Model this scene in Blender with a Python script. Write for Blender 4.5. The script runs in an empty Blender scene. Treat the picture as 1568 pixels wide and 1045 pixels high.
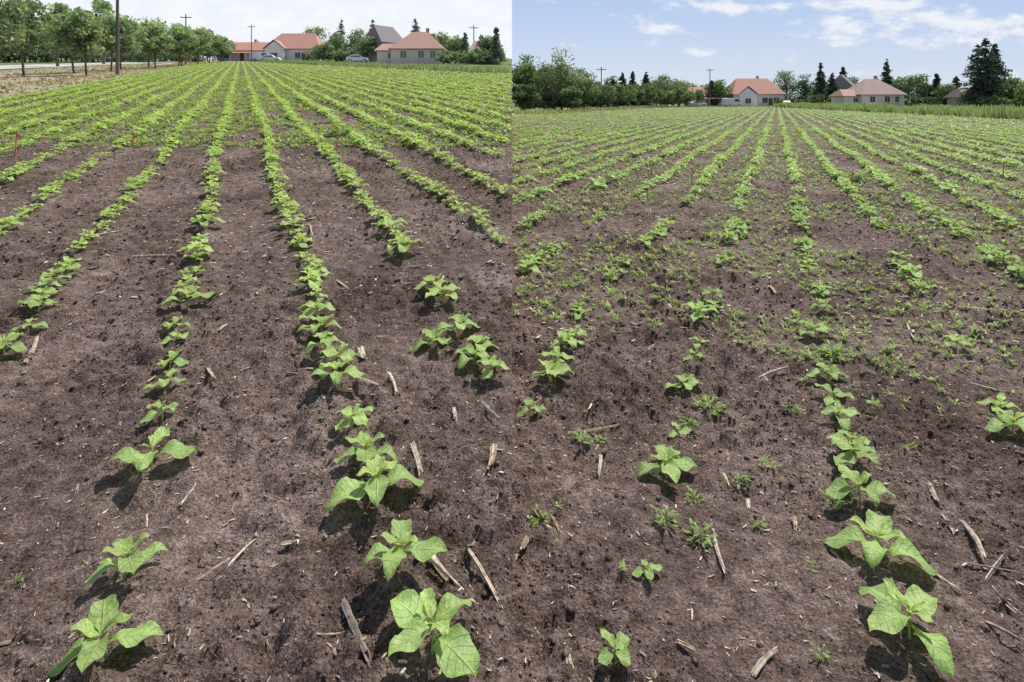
import bpy, math, numpy as np
from mathutils import Vector
rng = np.random.default_rng(7)
scene = bpy.context.scene
H = 1.45            # eye height
SL = 70.0/900.0     # gradient of the rising left terrace
ML, MR = -0.462, 0.451   # direction of the drill rows (dX/dY) left / right field

# ------------------------------------------------------------------ helpers
def hash2(ix, iy, seed):
    a = (ix.astype(np.int64)*374761393 + iy.astype(np.int64)*668265263 + seed*982451) & 0xffffffff
    a = a.astype(np.uint64)
    a = ((a ^ (a >> np.uint64(13)))*np.uint64(1274126177)) & np.uint64(0xffffffff)
    a = a ^ (a >> np.uint64(16))
    return a.astype(np.float64)/4294967295.0
def vnoise(x, y, seed=0):
    x = np.asarray(x, float); y = np.asarray(y, float)
    ix = np.floor(x); iy = np.floor(y); fx = x-ix; fy = y-iy
    fx = fx*fx*(3-2*fx); fy = fy*fy*(3-2*fy)
    a = hash2(ix, iy, seed); b = hash2(ix+1, iy, seed); c = hash2(ix, iy+1, seed); d = hash2(ix+1, iy+1, seed)
    return (a*(1-fx)+b*fx)*(1-fy)+(c*(1-fx)+d*fx)*fy
def lumps(x, y, cell, seed, thr=.35):
    """height of rounded clods, one candidate per cell"""
    x = np.asarray(x, float)/cell; y = np.asarray(y, float)/cell
    ix = np.floor(x); iy = np.floor(y); best = np.zeros_like(x+y)
    for i in (-1, 0, 1):
        for j in (-1, 0, 1):
            cx, cy = ix+i, iy+j
            px = cx+.15+.7*hash2(cx, cy, seed); py = cy+.15+.7*hash2(cx, cy, seed+11)
            h = hash2(cx, cy, seed+23); r = np.where(h > thr, .18+.55*((h-thr)/(1-thr))**2, 1e-6)
            st = .7+.6*hash2(cx, cy, seed+37)
            d2 = (((x-px)*st)**2+((y-py)/st)**2)/r**2
            best = np.maximum(best, r*np.sqrt(np.clip(1-d2, 0, 1)))
    return best*cell
def base_z(X, Y, side):
    X = np.asarray(X, float); Y = np.asarray(Y, float)
    if side < 0: return SL*np.clip(Y, 0, 250)
    return np.zeros_like(Y+X)
def row_c(X, Y, side):
    return X-(ML if side < 0 else MR)*Y
SPL, SPR = 0.535*1.45, 0.55*1.45
OFL, ORR = 0.30*1.45, 0.21*1.45
def in_field(X, Y, side):
    c = row_c(X, Y, side)
    if side < 0: return (c > -7.7) & (Y < 44-1.5*X) & (Y < 128)
    return (c > -25.5) & (X < 37.8+0.25*(Y-43)) & (Y < 134)
def relief(X, Y, side):
    X = np.asarray(X, float)+0*np.asarray(Y, float); Y = np.asarray(Y, float)+0*X
    c = row_c(X, Y, side)
    sp, of = (SPL, OFL) if side < 0 else (SPR, ORR)
    ph = (c-of)/sp*2*np.pi
    z = 0.012*np.cos(ph)
    z = z+0.034*(vnoise(X*2.3, Y*2.3, 1)-.5)+0.026*(vnoise(X*7+c, Y*7, 2)-.5)
    rough = 0.45+1.2*vnoise(X*1.7, Y*1.7, 9)
    n3 = vnoise(X*15, Y*15, 3); n5 = vnoise(X*23+7, Y*23, 6); n4 = vnoise(X*42, Y*42, 4)
    z = z+rough*(0.022*(n3**2-.3)+0.015*(n5**2-.3)+0.011*(n4-.5))
    wx = X+.012*(n3-.5)+.010*(n4-.5); wy = Y+.012*(n5-.5)+.010*(n4-.5)
    z = z+rough*.55*np.maximum(lumps(wx, wy, .085, 51, .45), lumps(wx+.03, wy, .045, 61, .30))*(Y < 16)
    fade = np.clip((60-Y)/50, 0.15, 1)
    return z*fade*in_field(X, Y, side)
def gz(X, Y, side): return base_z(X, Y, side)+relief(X, Y, side)

def make_mesh(name, V, F, mats, attrs=None, smooth=False, matidx=None):
    me = bpy.data.meshes.new(name)
    V = np.asarray(V, np.float32); F = np.asarray(F, np.int32)
    n, k = F.shape
    me.vertices.add(len(V)); me.vertices.foreach_set('co', V.ravel())
    me.loops.add(n*k); me.loops.foreach_set('vertex_index', F.ravel())
    me.polygons.add(n); me.polygons.foreach_set('loop_start', np.arange(0, n*k, k, dtype=np.int32))
    me.polygons.foreach_set('loop_total', np.full(n, k, np.int32))
    if matidx is not None: me.polygons.foreach_set('material_index', np.asarray(matidx, np.int32))
    me.polygons.foreach_set('use_smooth', np.full(n, smooth, dtype=bool))
    for m in (mats if isinstance(mats, (list, tuple)) else [mats]): me.materials.append(m)
    me.update(calc_edges=True)
    if attrs:
        for an, arr in attrs.items():
            arr = np.asarray(arr, np.float32)
            if arr.shape[1] == 4:
                a = me.attributes.new(an, 'FLOAT_COLOR', 'POINT'); a.data.foreach_set('color', arr.ravel())
            else:
                a = me.attributes.new(an, 'FLOAT_VECTOR', 'POINT'); a.data.foreach_set('vector', arr.ravel())
    ob = bpy.data.objects.new(name, me); scene.collection.objects.link(ob)
    return ob

class Acc:
    def __init__(s): s.V=[]; s.F=[]; s.C=[]; s.U=[]; s.M=[]; s.n=0
    def add(s, V, F, C, U=None, m=0):
        V = np.asarray(V, float); F = np.asarray(F)
        C = np.asarray(C, float)
        if C.ndim == 1: C = np.tile(C, (len(V), 1))
        if U is None: U = np.tile([0.5, 0.9, 0], (len(V), 1))
        s.V.append(V); s.F.append(F+s.n); s.C.append(C); s.U.append(U); s.M.append(np.full(len(F), m)); s.n += len(V)
    def build(s, name, mats, smooth=False):
        V=np.concatenate(s.V); C=np.concatenate(s.C); C=np.concatenate([np.clip(C[:, :3],0,1), np.ones((len(C),1))],1)
        return make_mesh(name, V, np.concatenate(s.F), mats, {'Col':C, 'luv':np.concatenate(s.U)}, smooth, np.concatenate(s.M))

def instance(acc, T, pos, yaw, scale, tint, m=0):
    """T=(V,F,C,U) template, N copies"""
    V, F, C, U = T
    N = len(pos)
    if N == 0: return
    scale = np.asarray(scale, float)
    if scale.ndim == 1: scale = np.stack([scale]*3, 1)
    P = V[None]*scale[:, None, :]
    ca, sa = np.cos(yaw)[:, None], np.sin(yaw)[:, None]
    x = P[..., 0]*ca-P[..., 1]*sa; y = P[..., 0]*sa+P[..., 1]*ca
    W = np.stack([x, y, P[..., 2]], -1)+np.asarray(pos)[:, None, :]
    FF = F[None]+(np.arange(N)*len(V))[:, None, None]
    CC = C[None, :, :3]*np.asarray(tint)[:, None, :]
    acc.add(W.reshape(-1, 3), FF.reshape(-1, F.shape[1]), CC.reshape(-1, 3), np.tile(U, (N, 1)), m)

def grid_faces(nr, nc):
    i = np.arange(nr-1)[:, None]*nc+np.arange(nc-1)[None]
    i = i.ravel()
    return np.stack([i, i+1, i+nc+1, i+nc], 1)
def tube(p0, p1, r0, r1, sides=6, seg=1, bend=None):
    p0 = np.array(p0, float); p1 = np.array(p1, float); d = p1-p0; L = np.linalg.norm(d)+1e-9; d = d/L
    up = np.array([0, 0, 1.]) if abs(d[2]) < .9 else np.array([1., 0, 0])
    a = np.cross(d, up); a /= np.linalg.norm(a); b = np.cross(d, a)
    V = []
    for s in range(seg+1):
        t = s/seg; c = p0+(p1-p0)*t+(0 if bend is None else np.array(bend)*4*t*(1-t)); r = r0+(r1-r0)*t
        for k in range(sides):
            an = 2*np.pi*k/sides; V.append(c+r*(np.cos(an)*a+np.sin(an)*b))
    F = []
    for s in range(seg):
        for k in range(sides):
            k2 = (k+1) % sides; F.append([s*sides+k, s*sides+k2, (s+1)*sides+k2, (s+1)*sides+k])
    return np.array(V), np.array(F)

# ------------------------------------------------------------------ materials
def newmat(name):
    m = bpy.data.materials.new(name); m.use_nodes = True
    nt = m.node_tree; nt.nodes.clear()
    out = nt.nodes.new('ShaderNodeOutputMaterial')
    return m, nt, out
def N(nt, t, **kw):
    n = nt.nodes.new(t)
    for k, v in kw.items(): setattr(n, k, v)
    return n
def mathn(nt, op, a, b=None, clamp=False):
    n = nt.nodes.new('ShaderNodeMath'); n.operation = op; n.use_clamp = clamp
    for i, v in enumerate([a, b]):
        if v is None: continue
        if isinstance(v, (int, float)): n.inputs[i].default_value = v
        else: nt.links.new(v, n.inputs[i])
    return n.outputs[0]
def mixc(nt, fac, a, b, mode='MIX'):
    n = nt.nodes.new('ShaderNodeMix'); n.data_type = 'RGBA'; n.blend_type = mode
    for idx, v in ((0, fac), (6, a), (7, b)):
        if isinstance(v, (int, float)): n.inputs[idx].default_value = v
        elif isinstance(v, tuple): n.inputs[idx].default_value = (*v, 1) if len(v) == 3 else v
        else: nt.links.new(v, n.inputs[idx])
    return n.outputs[2]
def noise(nt, vec, scale, detail=4, rough=.6):
    n = N(nt, 'ShaderNodeTexNoise'); n.inputs['Scale'].default_value = scale
    n.inputs['Detail'].default_value = detail; n.inputs['Roughness'].default_value = rough
    if vec is not None: nt.links.new(vec, n.inputs['Vector'])
    return n.outputs['Fac']
def ramp(nt, fac, stops):
    n = N(nt, 'ShaderNodeValToRGB'); cr = n.color_ramp
    while len(cr.elements) < len(stops): cr.elements.new(.5)
    for e, (p, c) in zip(cr.elements, stops): e.position = p; e.color = (*c, 1)
    nt.links.new(fac, n.inputs[0]); return n.outputs[0]
def smooth(nt, v, lo, hi):
    n = N(nt, 'ShaderNodeMapRange'); n.interpolation_type = 'SMOOTHSTEP'
    n.inputs[1].default_value = lo; n.inputs[2].default_value = hi
    nt.links.new(v, n.inputs[0]); return n.outputs[0]

def leaf_mat(name, trans=.35, gloss=.35, veins=True, rough=.45):
    m, nt, out = newmat(name)
    at = N(nt, 'ShaderNodeAttribute', attribute_name='Col')
    col = at.outputs['Color']
    pos = N(nt, 'ShaderNodeNewGeometry').outputs['Position']
    if veins:
        nz = noise(nt, pos, 60, 3)
        col = mixc(nt, 1.0, col, ramp(nt, nz, [(.3, (.78, .82, .75)), (.7, (1.15, 1.12, 1.15))]), 'MULTIPLY')
        uv = N(nt, 'ShaderNodeAttribute', attribute_name='luv').outputs['Vector']
        sx = N(nt, 'ShaderNodeSeparateXYZ'); nt.links.new(uv, sx.inputs[0])
        sa = mathn(nt, 'ABSOLUTE', sx.outputs[1])
        q = mathn(nt, 'SUBTRACT', mathn(nt, 'MULTIPLY', sx.outputs[0], 7.0), mathn(nt, 'MULTIPLY', sa, 1.6))
        fr = mathn(nt, 'ABSOLUTE', mathn(nt, 'SUBTRACT', mathn(nt, 'FRACT', q), .5))
        v1 = smooth(nt, fr, .42, .5)
        v2 = mathn(nt, 'SUBTRACT', 1.0, smooth(nt, sa, .02, .10))
        vv = mathn(nt, 'MAXIMUM', mathn(nt, 'MULTIPLY', v1, .5), mathn(nt, 'MULTIPLY', v2, .8))
        col = mixc(nt, vv, col, mixc(nt, 1.0, col, (1.35, 1.2, 1.5), 'MULTIPLY'))
    p = N(nt, 'ShaderNodeBsdfPrincipled'); nt.links.new(col, p.inputs['Base Color'])
    p.inputs['Roughness'].default_value = rough; p.inputs['Specular IOR Level'].default_value = gloss
    if veins:
        bp = N(nt, 'ShaderNodeBump'); bp.inputs['Strength'].default_value = .8; bp.inputs['Distance'].default_value = .004
        hgt = mathn(nt, 'ADD', mathn(nt, 'MULTIPLY', vv, -1.0), noise(nt, pos, 110, 2))
        nt.links.new(hgt, bp.inputs['Height']); nt.links.new(bp.outputs[0], p.inputs['Normal'])
    tr = N(nt, 'ShaderNodeBsdfTranslucent')
    nt.links.new(mixc(nt, 1.0, col, (1.3, 1.3, .6), 'MULTIPLY'), tr.inputs[0])
    mx = N(nt, 'ShaderNodeMixShader'); mx.inputs[0].default_value = trans
    nt.links.new(p.outputs[0], mx.inputs[1]); nt.links.new(tr.outputs[0], mx.inputs[2]); nt.links.new(mx.outputs[0], out.inputs[0])
    return m
def simple_mat(name, col, rough=.8, var=.25, scale=3, col2=None, spec=.3, metal=0, bump=0, stretch=None, attr=False):
    m, nt, out = newmat(name)
    pos = N(nt, 'ShaderNodeTexCoord').outputs['Object']
    if stretch:
        mp = N(nt, 'ShaderNodeMapping'); mp.inputs['Scale'].default_value = stretch; nt.links.new(pos, mp.inputs[0]); pos = mp.outputs[0]
    nz = noise(nt, pos, scale, 4, .65)
    c2 = col2 or tuple(x*(1-var) for x in col)
    c = ramp(nt, nz, [(.32, c2), (.68, tuple(min(1, x*(1+var*.5)) for x in col))])
    if attr:
        at = N(nt, 'ShaderNodeAttribute', attribute_name='Col'); c = mixc(nt, 1.0, c, at.outputs['Color'], 'MULTIPLY')
    p = N(nt, 'ShaderNodeBsdfPrincipled'); nt.links.new(c, p.inputs['Base Color'])
    p.inputs['Roughness'].default_value = rough; p.inputs['Specular IOR Level'].default_value = spec; p.inputs['Metallic'].default_value = metal
    if bump:
        b = N(nt, 'ShaderNodeBump'); b.inputs['Strength'].default_value = .6; b.inputs['Distance'].default_value = bump
        nt.links.new(noise(nt, pos, scale*4, 3), b.inputs['Height']); nt.links.new(b.outputs[0], p.inputs['Normal'])
    nt.links.new(p.outputs[0], out.inputs[0]); return m
def soil_color(nt, pos, gain=1.0):
    n1 = noise(nt, pos, 1.3, 2); n2 = noise(nt, pos, 16, 5, .75); n3 = noise(nt, pos, 110, 3, .75)
    f = mathn(nt, 'ADD', mathn(nt, 'MULTIPLY', n1, .24), mathn(nt, 'ADD', mathn(nt, 'MULTIPLY', n2, .36), mathn(nt, 'MULTIPLY', n3, .40)))
    g = lambda *c: tuple(x*gain for x in c)
    return ramp(nt, f, [(.38, g(.032, .021, .0165)), (.46, g(.100, .069, .056)), (.53, g(.185, .134, .112)), (.62, g(.37, .29, .25))])
def soil_mat(name, ground=True):
    m, nt, out = newmat(name)
    pos = N(nt, 'ShaderNodeNewGeometry').outputs['Position']
    c = soil_color(nt, pos, 1.02 if ground else 1.2)
    p = N(nt, 'ShaderNodeBsdfPrincipled'); p.inputs['Roughness'].default_value = .95; p.inputs['Specular IOR Level'].default_value = .12
    if ground:
        fl = smooth(nt, noise(nt, pos, 150, 2, .5), .70, .73)
        c = mixc(nt, mathn(nt, 'MULTIPLY', fl, .75), c, (.48, .39, .31))
        at = N(nt, 'ShaderNodeAttribute', attribute_name='Col'); sp = N(nt, 'ShaderNodeSeparateColor'); nt.links.new(at.outputs['Color'], sp.inputs[0])
        gn = noise(nt, pos, 2.2, 4, .7)
        green = ramp(nt, gn, [(.35, (.08, .12, .04)), (.55, (.14, .19, .07)), (.7, (.26, .25, .13))])
        straw = ramp(nt, gn, [(.33, (.13, .15, .07)), (.45, (.34, .27, .19)), (.66, (.50, .41, .31))])
        wn = mathn(nt, 'ADD', noise(nt, pos, 7, 4, .7), mathn(nt, 'SUBTRACT', sp.outputs[2], .75))
        c = mixc(nt, mathn(nt, 'MULTIPLY', smooth(nt, wn, .38, .62), .85), c, (.20, .26, .08))
        non = mixc(nt, sp.outputs[1], green, straw)
        c = mixc(nt, sp.outputs[0], non, c)
    nt.links.new(c, p.inputs['Base Color'])
    b = N(nt, 'ShaderNodeBump'); b.inputs['Strength'].default_value = 1.0; b.inputs['Distance'].default_value = .014
    hgt = mathn(nt, 'ADD', mathn(nt, 'MULTIPLY', noise(nt, pos, 140, 3, .7), .8), mathn(nt, 'MULTIPLY', noise(nt, pos, 55, 3, .7), 1.3))
    nt.links.new(hgt, b.inputs['Height']); nt.links.new(b.outputs[0], p.inputs['Normal'])
    nt.links.new(p.outputs[0], out.inputs[0]); return m

M_leaf = leaf_mat('sunflower_leaf', .36, .4, rough=.5)
M_crop = leaf_mat('crop_leaf', .36, .35, veins=False)
M_tree = leaf_mat('tree_foliage', .3, .2, veins=False, rough=.6)
M_bark = simple_mat('bark', (.16, .13, .10), .9, .4, 6, bump=.02)
M_soil = soil_mat('field_soil'); M_clod = soil_mat('soil_clod', False)
M_straw = simple_mat('dry_stalk', (.64, .55, .44), .8, .6, 55, bump=.003, attr=True, spec=.2)

# ------------------------------------------------------------------ ground sheet
ys = [-400, -60, -8, -2, 0, .5, .8]
y = .9
while y < 14: ys.append(y); y *= 1.0056
while y < 150: ys.append(y); y *= 1.0085
ys += [165, 190, 220, 250, 300, 400, 700, 1200, 2500]
ys = np.array(ys)
B, A = .0095, 1.10
xs = [A*math.sinh(B*j) for j in range(0, 600)]
xs = [x for x in xs if x < 125]+[140, 170, 220, 300, 450, 800, 1400, 2500]
xs = np.array(xs)
V = []; C = []; F = []; off = 0
for side in (-1, 1):
    Xg, Yg = np.meshgrid(xs*side, ys)
    Z = gz(Xg, Yg, side)
    fld = in_field(Xg, Yg, side).astype(float)
    c = row_c(Xg, Yg, side)
    if side < 0:
        straw = np.clip(((c < -7.0) & (c > -22)).astype(float)*.95+(vnoise(Xg*.3, Yg*.3, 5) > .6)*.15, 0, 1)
        weed = np.clip((Yg-8.8)/1.2, 0, 1)*.40+.16*np.clip((Yg-14)/10, 0, 1)+.10*(vnoise(Xg*.5, Yg*.3, 8)-.5)*(Yg > 9)
    else:
        straw = ((c < -25) & (c > -35)).astype(float)*.9
        weed = .22*np.clip((Yg-2.6)/1.5, 0, 1)+.22*np.clip((Yg-12)/10, 0, 1)
    V.append(np.stack([Xg, Yg, Z], -1).reshape(-1, 3))
    C.append(np.stack([fld, straw, np.clip(weed, 0, 1), np.ones_like(fld)], -1).reshape(-1, 4))
    f = grid_faces(len(ys), len(xs))
    if side < 0: f = f[:, ::-1]
    F.append(f+off); off += Xg.size
nL = len(ys)*len(xs)
iL = np.arange(len(ys)-1)*len(xs)
F.append(np.stack([iL+len(xs), iL, iL+nL, iL+nL+len(xs)], 1))
make_mesh('ground', np.concatenate(V), np.concatenate(F), M_soil, {'Col': np.concatenate(C)}, True)

# ------------------------------------------------------------------ soil clods
def ico():
    t = (1+5**.5)/2
    v = np.array([(-1,t,0),(1,t,0),(-1,-t,0),(1,-t,0),(0,-1,t),(0,1,t),(0,-1,-t),(0,1,-t),(t,0,-1),(t,0,1),(-t,0,-1),(-t,0,1)], float)
    f = np.array([(0,11,5),(0,5,1),(0,1,7),(0,7,10),(0,10,11),(1,5,9),(5,11,4),(11,10,2),(10,7,6),(7,1,8),(3,9,4),(3,4,2),(3,2,6),(3,6,8),(3,8,9),(4,9,5),(2,4,11),(6,2,10),(8,6,7),(9,8,1)])
    return v/np.linalg.norm(v[0]), f
iv, iff = ico()
acc = Acc()
def scatter(side, y0, y1, dens, power=1.0):
    """random points inside the visible wedge of a field"""
    w = .93; area = w*(y1**2-y0**2)/2+1.0*(y1-y0)
    n = int(area*dens)
    Y = np.sqrt(rng.random(n)*(y1**2-y0**2)+y0**2); X = rng.random(n)*(w*Y+.6)*side
    X = X+.004*side
    return X, Y
for side in (-1, 1):
    for y0, y1, dens, s0, s1 in ((1.0, 3.4, 4200, .0015, .0060), (1.0, 4.5, 340, .004, .014), (3.4, 9, 420, .004, .016), (9, 20, 30, .010, .025)):
        X, Y = scatter(side, y0, y1, dens)
        k = vnoise(X*1.7, Y*1.7, 9) > rng.random(len(X))*.8
        X, Y = X[k], Y[k]
        s = s0+(s1-s0)*rng.random(len(X))**2.3
        Z = gz(X, Y, side)+s*.1
        var = rng.integers(0, 6, len(X))
        for v in range(6):
            vv = iv*(1+(rng.random((12, 1))-.5)*.7)*np.array([1, .8+.3*rng.random(), .65])
            T = (vv, iff, np.ones((12, 3)), np.zeros((12, 3)))
            mk = var == v
            instance(acc, T, np.stack([X, Y, Z], 1)[mk], rng.random(mk.sum())*6.28, s[mk], np.ones((mk.sum(), 3)))
acc.build('soil_clods', M_clod, True)

# ------------------------------------------------------------------ plants
def leaf(L, W, az, rise, droop, nT, nS, col, base=(0, 0, 0), fold=.25, r=None, pet=.16, twist=0.0):
    r = r or rng
    t = np.linspace(0, 1, nT); s = np.linspace(-1, 1, nS)
    tt = np.clip((t-pet)/(1-pet), 0, 1)
    w = W*.5*1.78*(tt**.50)*((1-tt)**.68)/1.05
    w = np.maximum(w, W*.035*(1-tt))
    if nT > 6: w = w*(1+.05*np.sin(t*34+r.random()*3))
    T, S = np.meshgrid(t, s, indexing='ij')
    Wd = w[:, None]
    x = L*T*(1-.15*droop*T*T); yy = S*Wd
    wav = .018*np.sin(T*9+r.random()*6)*np.abs(S)
    z = L*(rise*T-droop*T**2.2)+fold*np.abs(S)**1.3*Wd*(1-.3*T)+wav*(L/.1)*.5+twist*S*Wd
    x = x+ -.12*np.abs(S)*Wd
    yy = yy+L*.10*(r.random()-.5)*T*T
    ca, sa = math.cos(az), math.sin(az)
    bx, by, bz = base
    V = np.stack([bx+x*ca-yy*sa, by+x*sa+yy*ca, bz+z], -1).reshape(-1, 3)
    C = np.tile(col, (V.shape[0], 1)); 
    tone = (1.0-.10*np.abs(S)+.08*T).reshape(-1, 1)  # leaf's own colour, paler at the midrib and tip
    U = np.stack([T.ravel(), S.ravel(), np.zeros(T.size)], 1)
    return V, grid_faces(nT, nS), C*tone, U
GREEN = np.array([.36, .525, .165]); YOUNG = np.array([.50, .63, .20]); STEM = np.array([.38, .45, .2])
def seedling(seed, nT, nS, L=.115, Hs=.085, az=None, nl=3, tube_sides=6):
    r = np.random.default_rng(seed); a = Acc()
    az = r.random()*3.14 if az is None else az
    if tube_sides:
        lean = (r.random(2)-.5)*.02
        v, f = tube((0, 0, -.01), (lean[0], lean[1], Hs), .0035, .0028, tube_sides, 2); a.add(v, f, STEM)
    else: lean = (0, 0)
    b = (lean[0], lean[1], Hs)
    zs = [.62, .88, 1.0]
    for p in range(nl):
        aa = az+p*1.57+(r.random()-.5)*.4
        k = [1.0, .88, .5][p]*L
        rise = [.22, .36, .75][p]+(r.random()-.5)*.2; droop = [.32, .34, .3][p]+(r.random()-.5)*.18
        for q in (0, 1):
            kk = k*(.85+.3*r.random())
            col = GREEN*(1-p*.28)+YOUNG*(p*.28); col = col*(.84+.28*r.random())
            v, f, c, u = leaf(kk, kk*(.62+.14*r.random()), aa+q*3.14+(r.random()-.5)*.35, rise, droop, nT, nS, col,
                              (b[0]*zs[p], b[1]*zs[p], Hs*zs[p]), .14+.2*r.random(), r, pet=.2 if p == 0 else .12, twist=(r.random()-.5)*.25)
            a.add(v, f, c, u)
    if nS >= 3:
        for q in range(3):
            v, f, c, u = leaf(L*.26, L*.12, az+q*2.1, .9, .15, max(3, nT//2), nS if nS % 2 else 3, YOUNG, (b[0], b[1], Hs), .4, r); a.add(v, f, c, u)
    return np.concatenate(a.V), np.concatenate(a.F), np.concatenate(a.C), np.concatenate(a.U)

# hero seedlings: (X, Y, side, leaf length, stem height, azimuth, leaf pairs)
heroes = [
 (-.955,1.39,-1,.125,.09,.25,3),(-1.055,1.60,-1,.110,.09,.75,3),(-1.243,2.03,-1,.145,.10,.05,2),(-1.348,2.27,-1,.085,.08,1.2,2),
 (-1.475,2.53,-1,.085,.07,.4,2),(-1.60,2.74,-1,.105,.08,.1,2),(-1.675,2.93,-1,.08,.07,1.0,2),(-1.77,3.08,-1,.09,.07,.2,2),
 (-.190,1.40,-1,.150,.10,2.3,3),(-.305,1.60,-1,.115,.09,.1,3),(-.43,1.88,-1,.15,.11,.5,3),(-.508,2.04,-1,.12,.10,.1,3),
 (-.622,2.27,-1,.10,.08,1.2,3),(-.755,2.54,-1,.115,.09,.2,3),(-.80,2.68,-1,.12,.09,1.0,3),(-.90,2.84,-1,.11,.09,.6,3),(-.97,3.0,-1,.12,.09,.1,3),(-1.04,3.15,-1,.12,.09,1.3,3),
 (-.085,2.62,-1,.095,.09,1.2,3),(-.17,2.85,-1,.115,.09,.3,3),(-.27,3.05,-1,.12,.09,.2,3),(-.385,2.94,-1,.11,.07,.5,3),(-.17,2.74,-1,.10,.08,.9,2),
 (-2.54,3.07,-1,.085,.06,.5,2),(-2.66,3.30,-1,.12,.08,.2,3),(-2.76,3.44,-1,.11,.08,1.2,2),(-2.42,2.80,-1,.13,.08,.1,3),(-2.86,3.6,-1,.10,.08,.6,2),
 (1.055,1.56,1,.145,.10,2.0,3),(1.145,1.83,1,.14,.10,2.7,3),(1.235,2.08,1,.12,.09,.2,3),(1.336,2.30,1,.12,.09,.5,3),(1.40,2.44,1,.10,.08,.1,2),
 (1.473,2.64,1,.105,.08,1.3,3),(1.55,2.82,1,.10,.08,.5,2),(1.626,3.02,1,.11,.08,.1,3),(1.86,3.595,1,.13,.08,.2,3),
 (.264,1.495,1,.060,.045,.6,2),(.40,1.775,1,.05,.04,.2,2),(.582,2.24,1,.135,.08,.1,3),(.71,2.495,1,.06,.05,.4,2),
 (.861,2.92,1,.10,.07,.1,3),(1.01,3.238,1,.07,.06,.3,2),(1.096,3.45,1,.07,.06,1.0,2),
 (.20,2.99,1,.125,.08,.1,3),(.31,3.36,1,.125,.08,.3,3),(.10,2.70,1,.075,.06,.5,2),(.24,3.13,1,.11,.08,1.4,3),(.37,3.5,1,.10,.08,.8,3),
 (2.17,2.55,1,.125,.09,.2,3),(2.24,2.70,1,.11,.08,1.0,3),(2.54,3.36,1,.10,.08,.1,3)]
for i, (X, Y, sd, L, Hs, az, nl) in enumerate(heroes):
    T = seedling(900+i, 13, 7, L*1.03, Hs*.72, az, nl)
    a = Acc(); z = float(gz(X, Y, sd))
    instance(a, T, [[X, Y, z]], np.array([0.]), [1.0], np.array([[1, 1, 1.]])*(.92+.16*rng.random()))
    a.build('sunflower_seedling', M_leaf, True)

T0 = [seedling(100+i, 9, 5, .112, .07) for i in range(12)]
T1 = [seedling(200+i, 5, 3, .12, .075, tube_sides=0) for i in range(8)]
T2 = [seedling(300+i, 3, 2, .13, .10, tube_sides=0, nl=2) for i in range(6)]
starts = {(-1, 0): 3.3, (-1, -1): 3.2, (-1, -2): 3.75, (-1, 1): 3.45, (-1, 2): 4.45, (1, 0): 3.95, (1, -1): 3.75, (1, -2): 3.9, (1, 1): 4.0}
P = {0: [], 1: [], 2: [], 3: []}
for side in (-1, 1):
    m, sp, of = (ML, SPL, OFL) if side < 0 else (MR, SPR, ORR)
    for i in range(-60, 230):
        ii = i
        c0 = of+sp*ii
        if side < 0 and c0 < -7.6: continue
        if side > 0 and c0 < -25.3: continue
        y0 = starts.get((side, ii), 1.2)
        for lo, hi, st, key in ((y0, 9, .155, 0), (9, 30, .155, 1), (30, 65, .25, 2), (65, 135, .55, 3)):
            lo = max(lo, y0)
            if hi <= lo: continue
            Y = np.arange(lo, hi, st/math.sqrt(1+m*m)); Y = Y+(rng.random(len(Y))-.5)*st*.8
            X = c0+m*Y+(rng.random(len(Y))-.5)*.07+.04*np.sin(Y*.7+i*2.1)
            k = in_field(X, Y, side) & (np.abs(X) < .90*Y+1.5) & (X*side > .05)
            gap = .08 if side < 0 else (.24 if key == 0 else .10)
            k &= rng.random(len(Y)) > gap
            k &= vnoise(X*1.3+i*7.7, Y*1.3, 21) > (.12 if side < 0 else (.25 if key == 0 else .2))
            X, Y = X[k], Y[k]
            if len(X): P[key].append(np.stack([X, Y, np.full(len(X), side)], 1))
acc = Acc(); accf = Acc()
for key in range(4):
    D = np.concatenate(P[key]); X, Y, S = D.T
    Z = np.where(S < 0, gz(X, Y, -1), gz(X, Y, 1))
    Ts = {0: T0, 1: T1, 2: T2, 3: T2}[key]
    vr = rng.integers(0, len(Ts), len(X))
    sc = (.55+.68*rng.random(len(X)))*(.78+.5*vnoise(X*.8, Y*.8, 31))
    sc = sc*{0: 1.0, 1: 1.18, 2: 1.5, 3: 2.0}[key]
    tint = (.82+.36*rng.random((len(X), 1)))*np.array([[1, 1, 1.]])
    tint = tint*np.where(S[:, None] < 0, np.array([[1.08, 1.05, 1.0]]), np.array([[.86, .90, .82]])) 
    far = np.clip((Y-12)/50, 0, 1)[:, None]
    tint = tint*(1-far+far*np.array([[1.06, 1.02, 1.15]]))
    scl = np.stack([sc, sc, sc/(1 if key < 2 else (1.2 if key == 2 else 1.5))], 1)
    for v in range(len(Ts)):
        mk = vr == v
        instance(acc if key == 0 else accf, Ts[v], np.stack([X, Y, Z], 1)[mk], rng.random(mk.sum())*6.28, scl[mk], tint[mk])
acc.build('sunflower_crop_row', M_leaf, True)
accf.build('sunflower_crop_field', M_crop, True)

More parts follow.
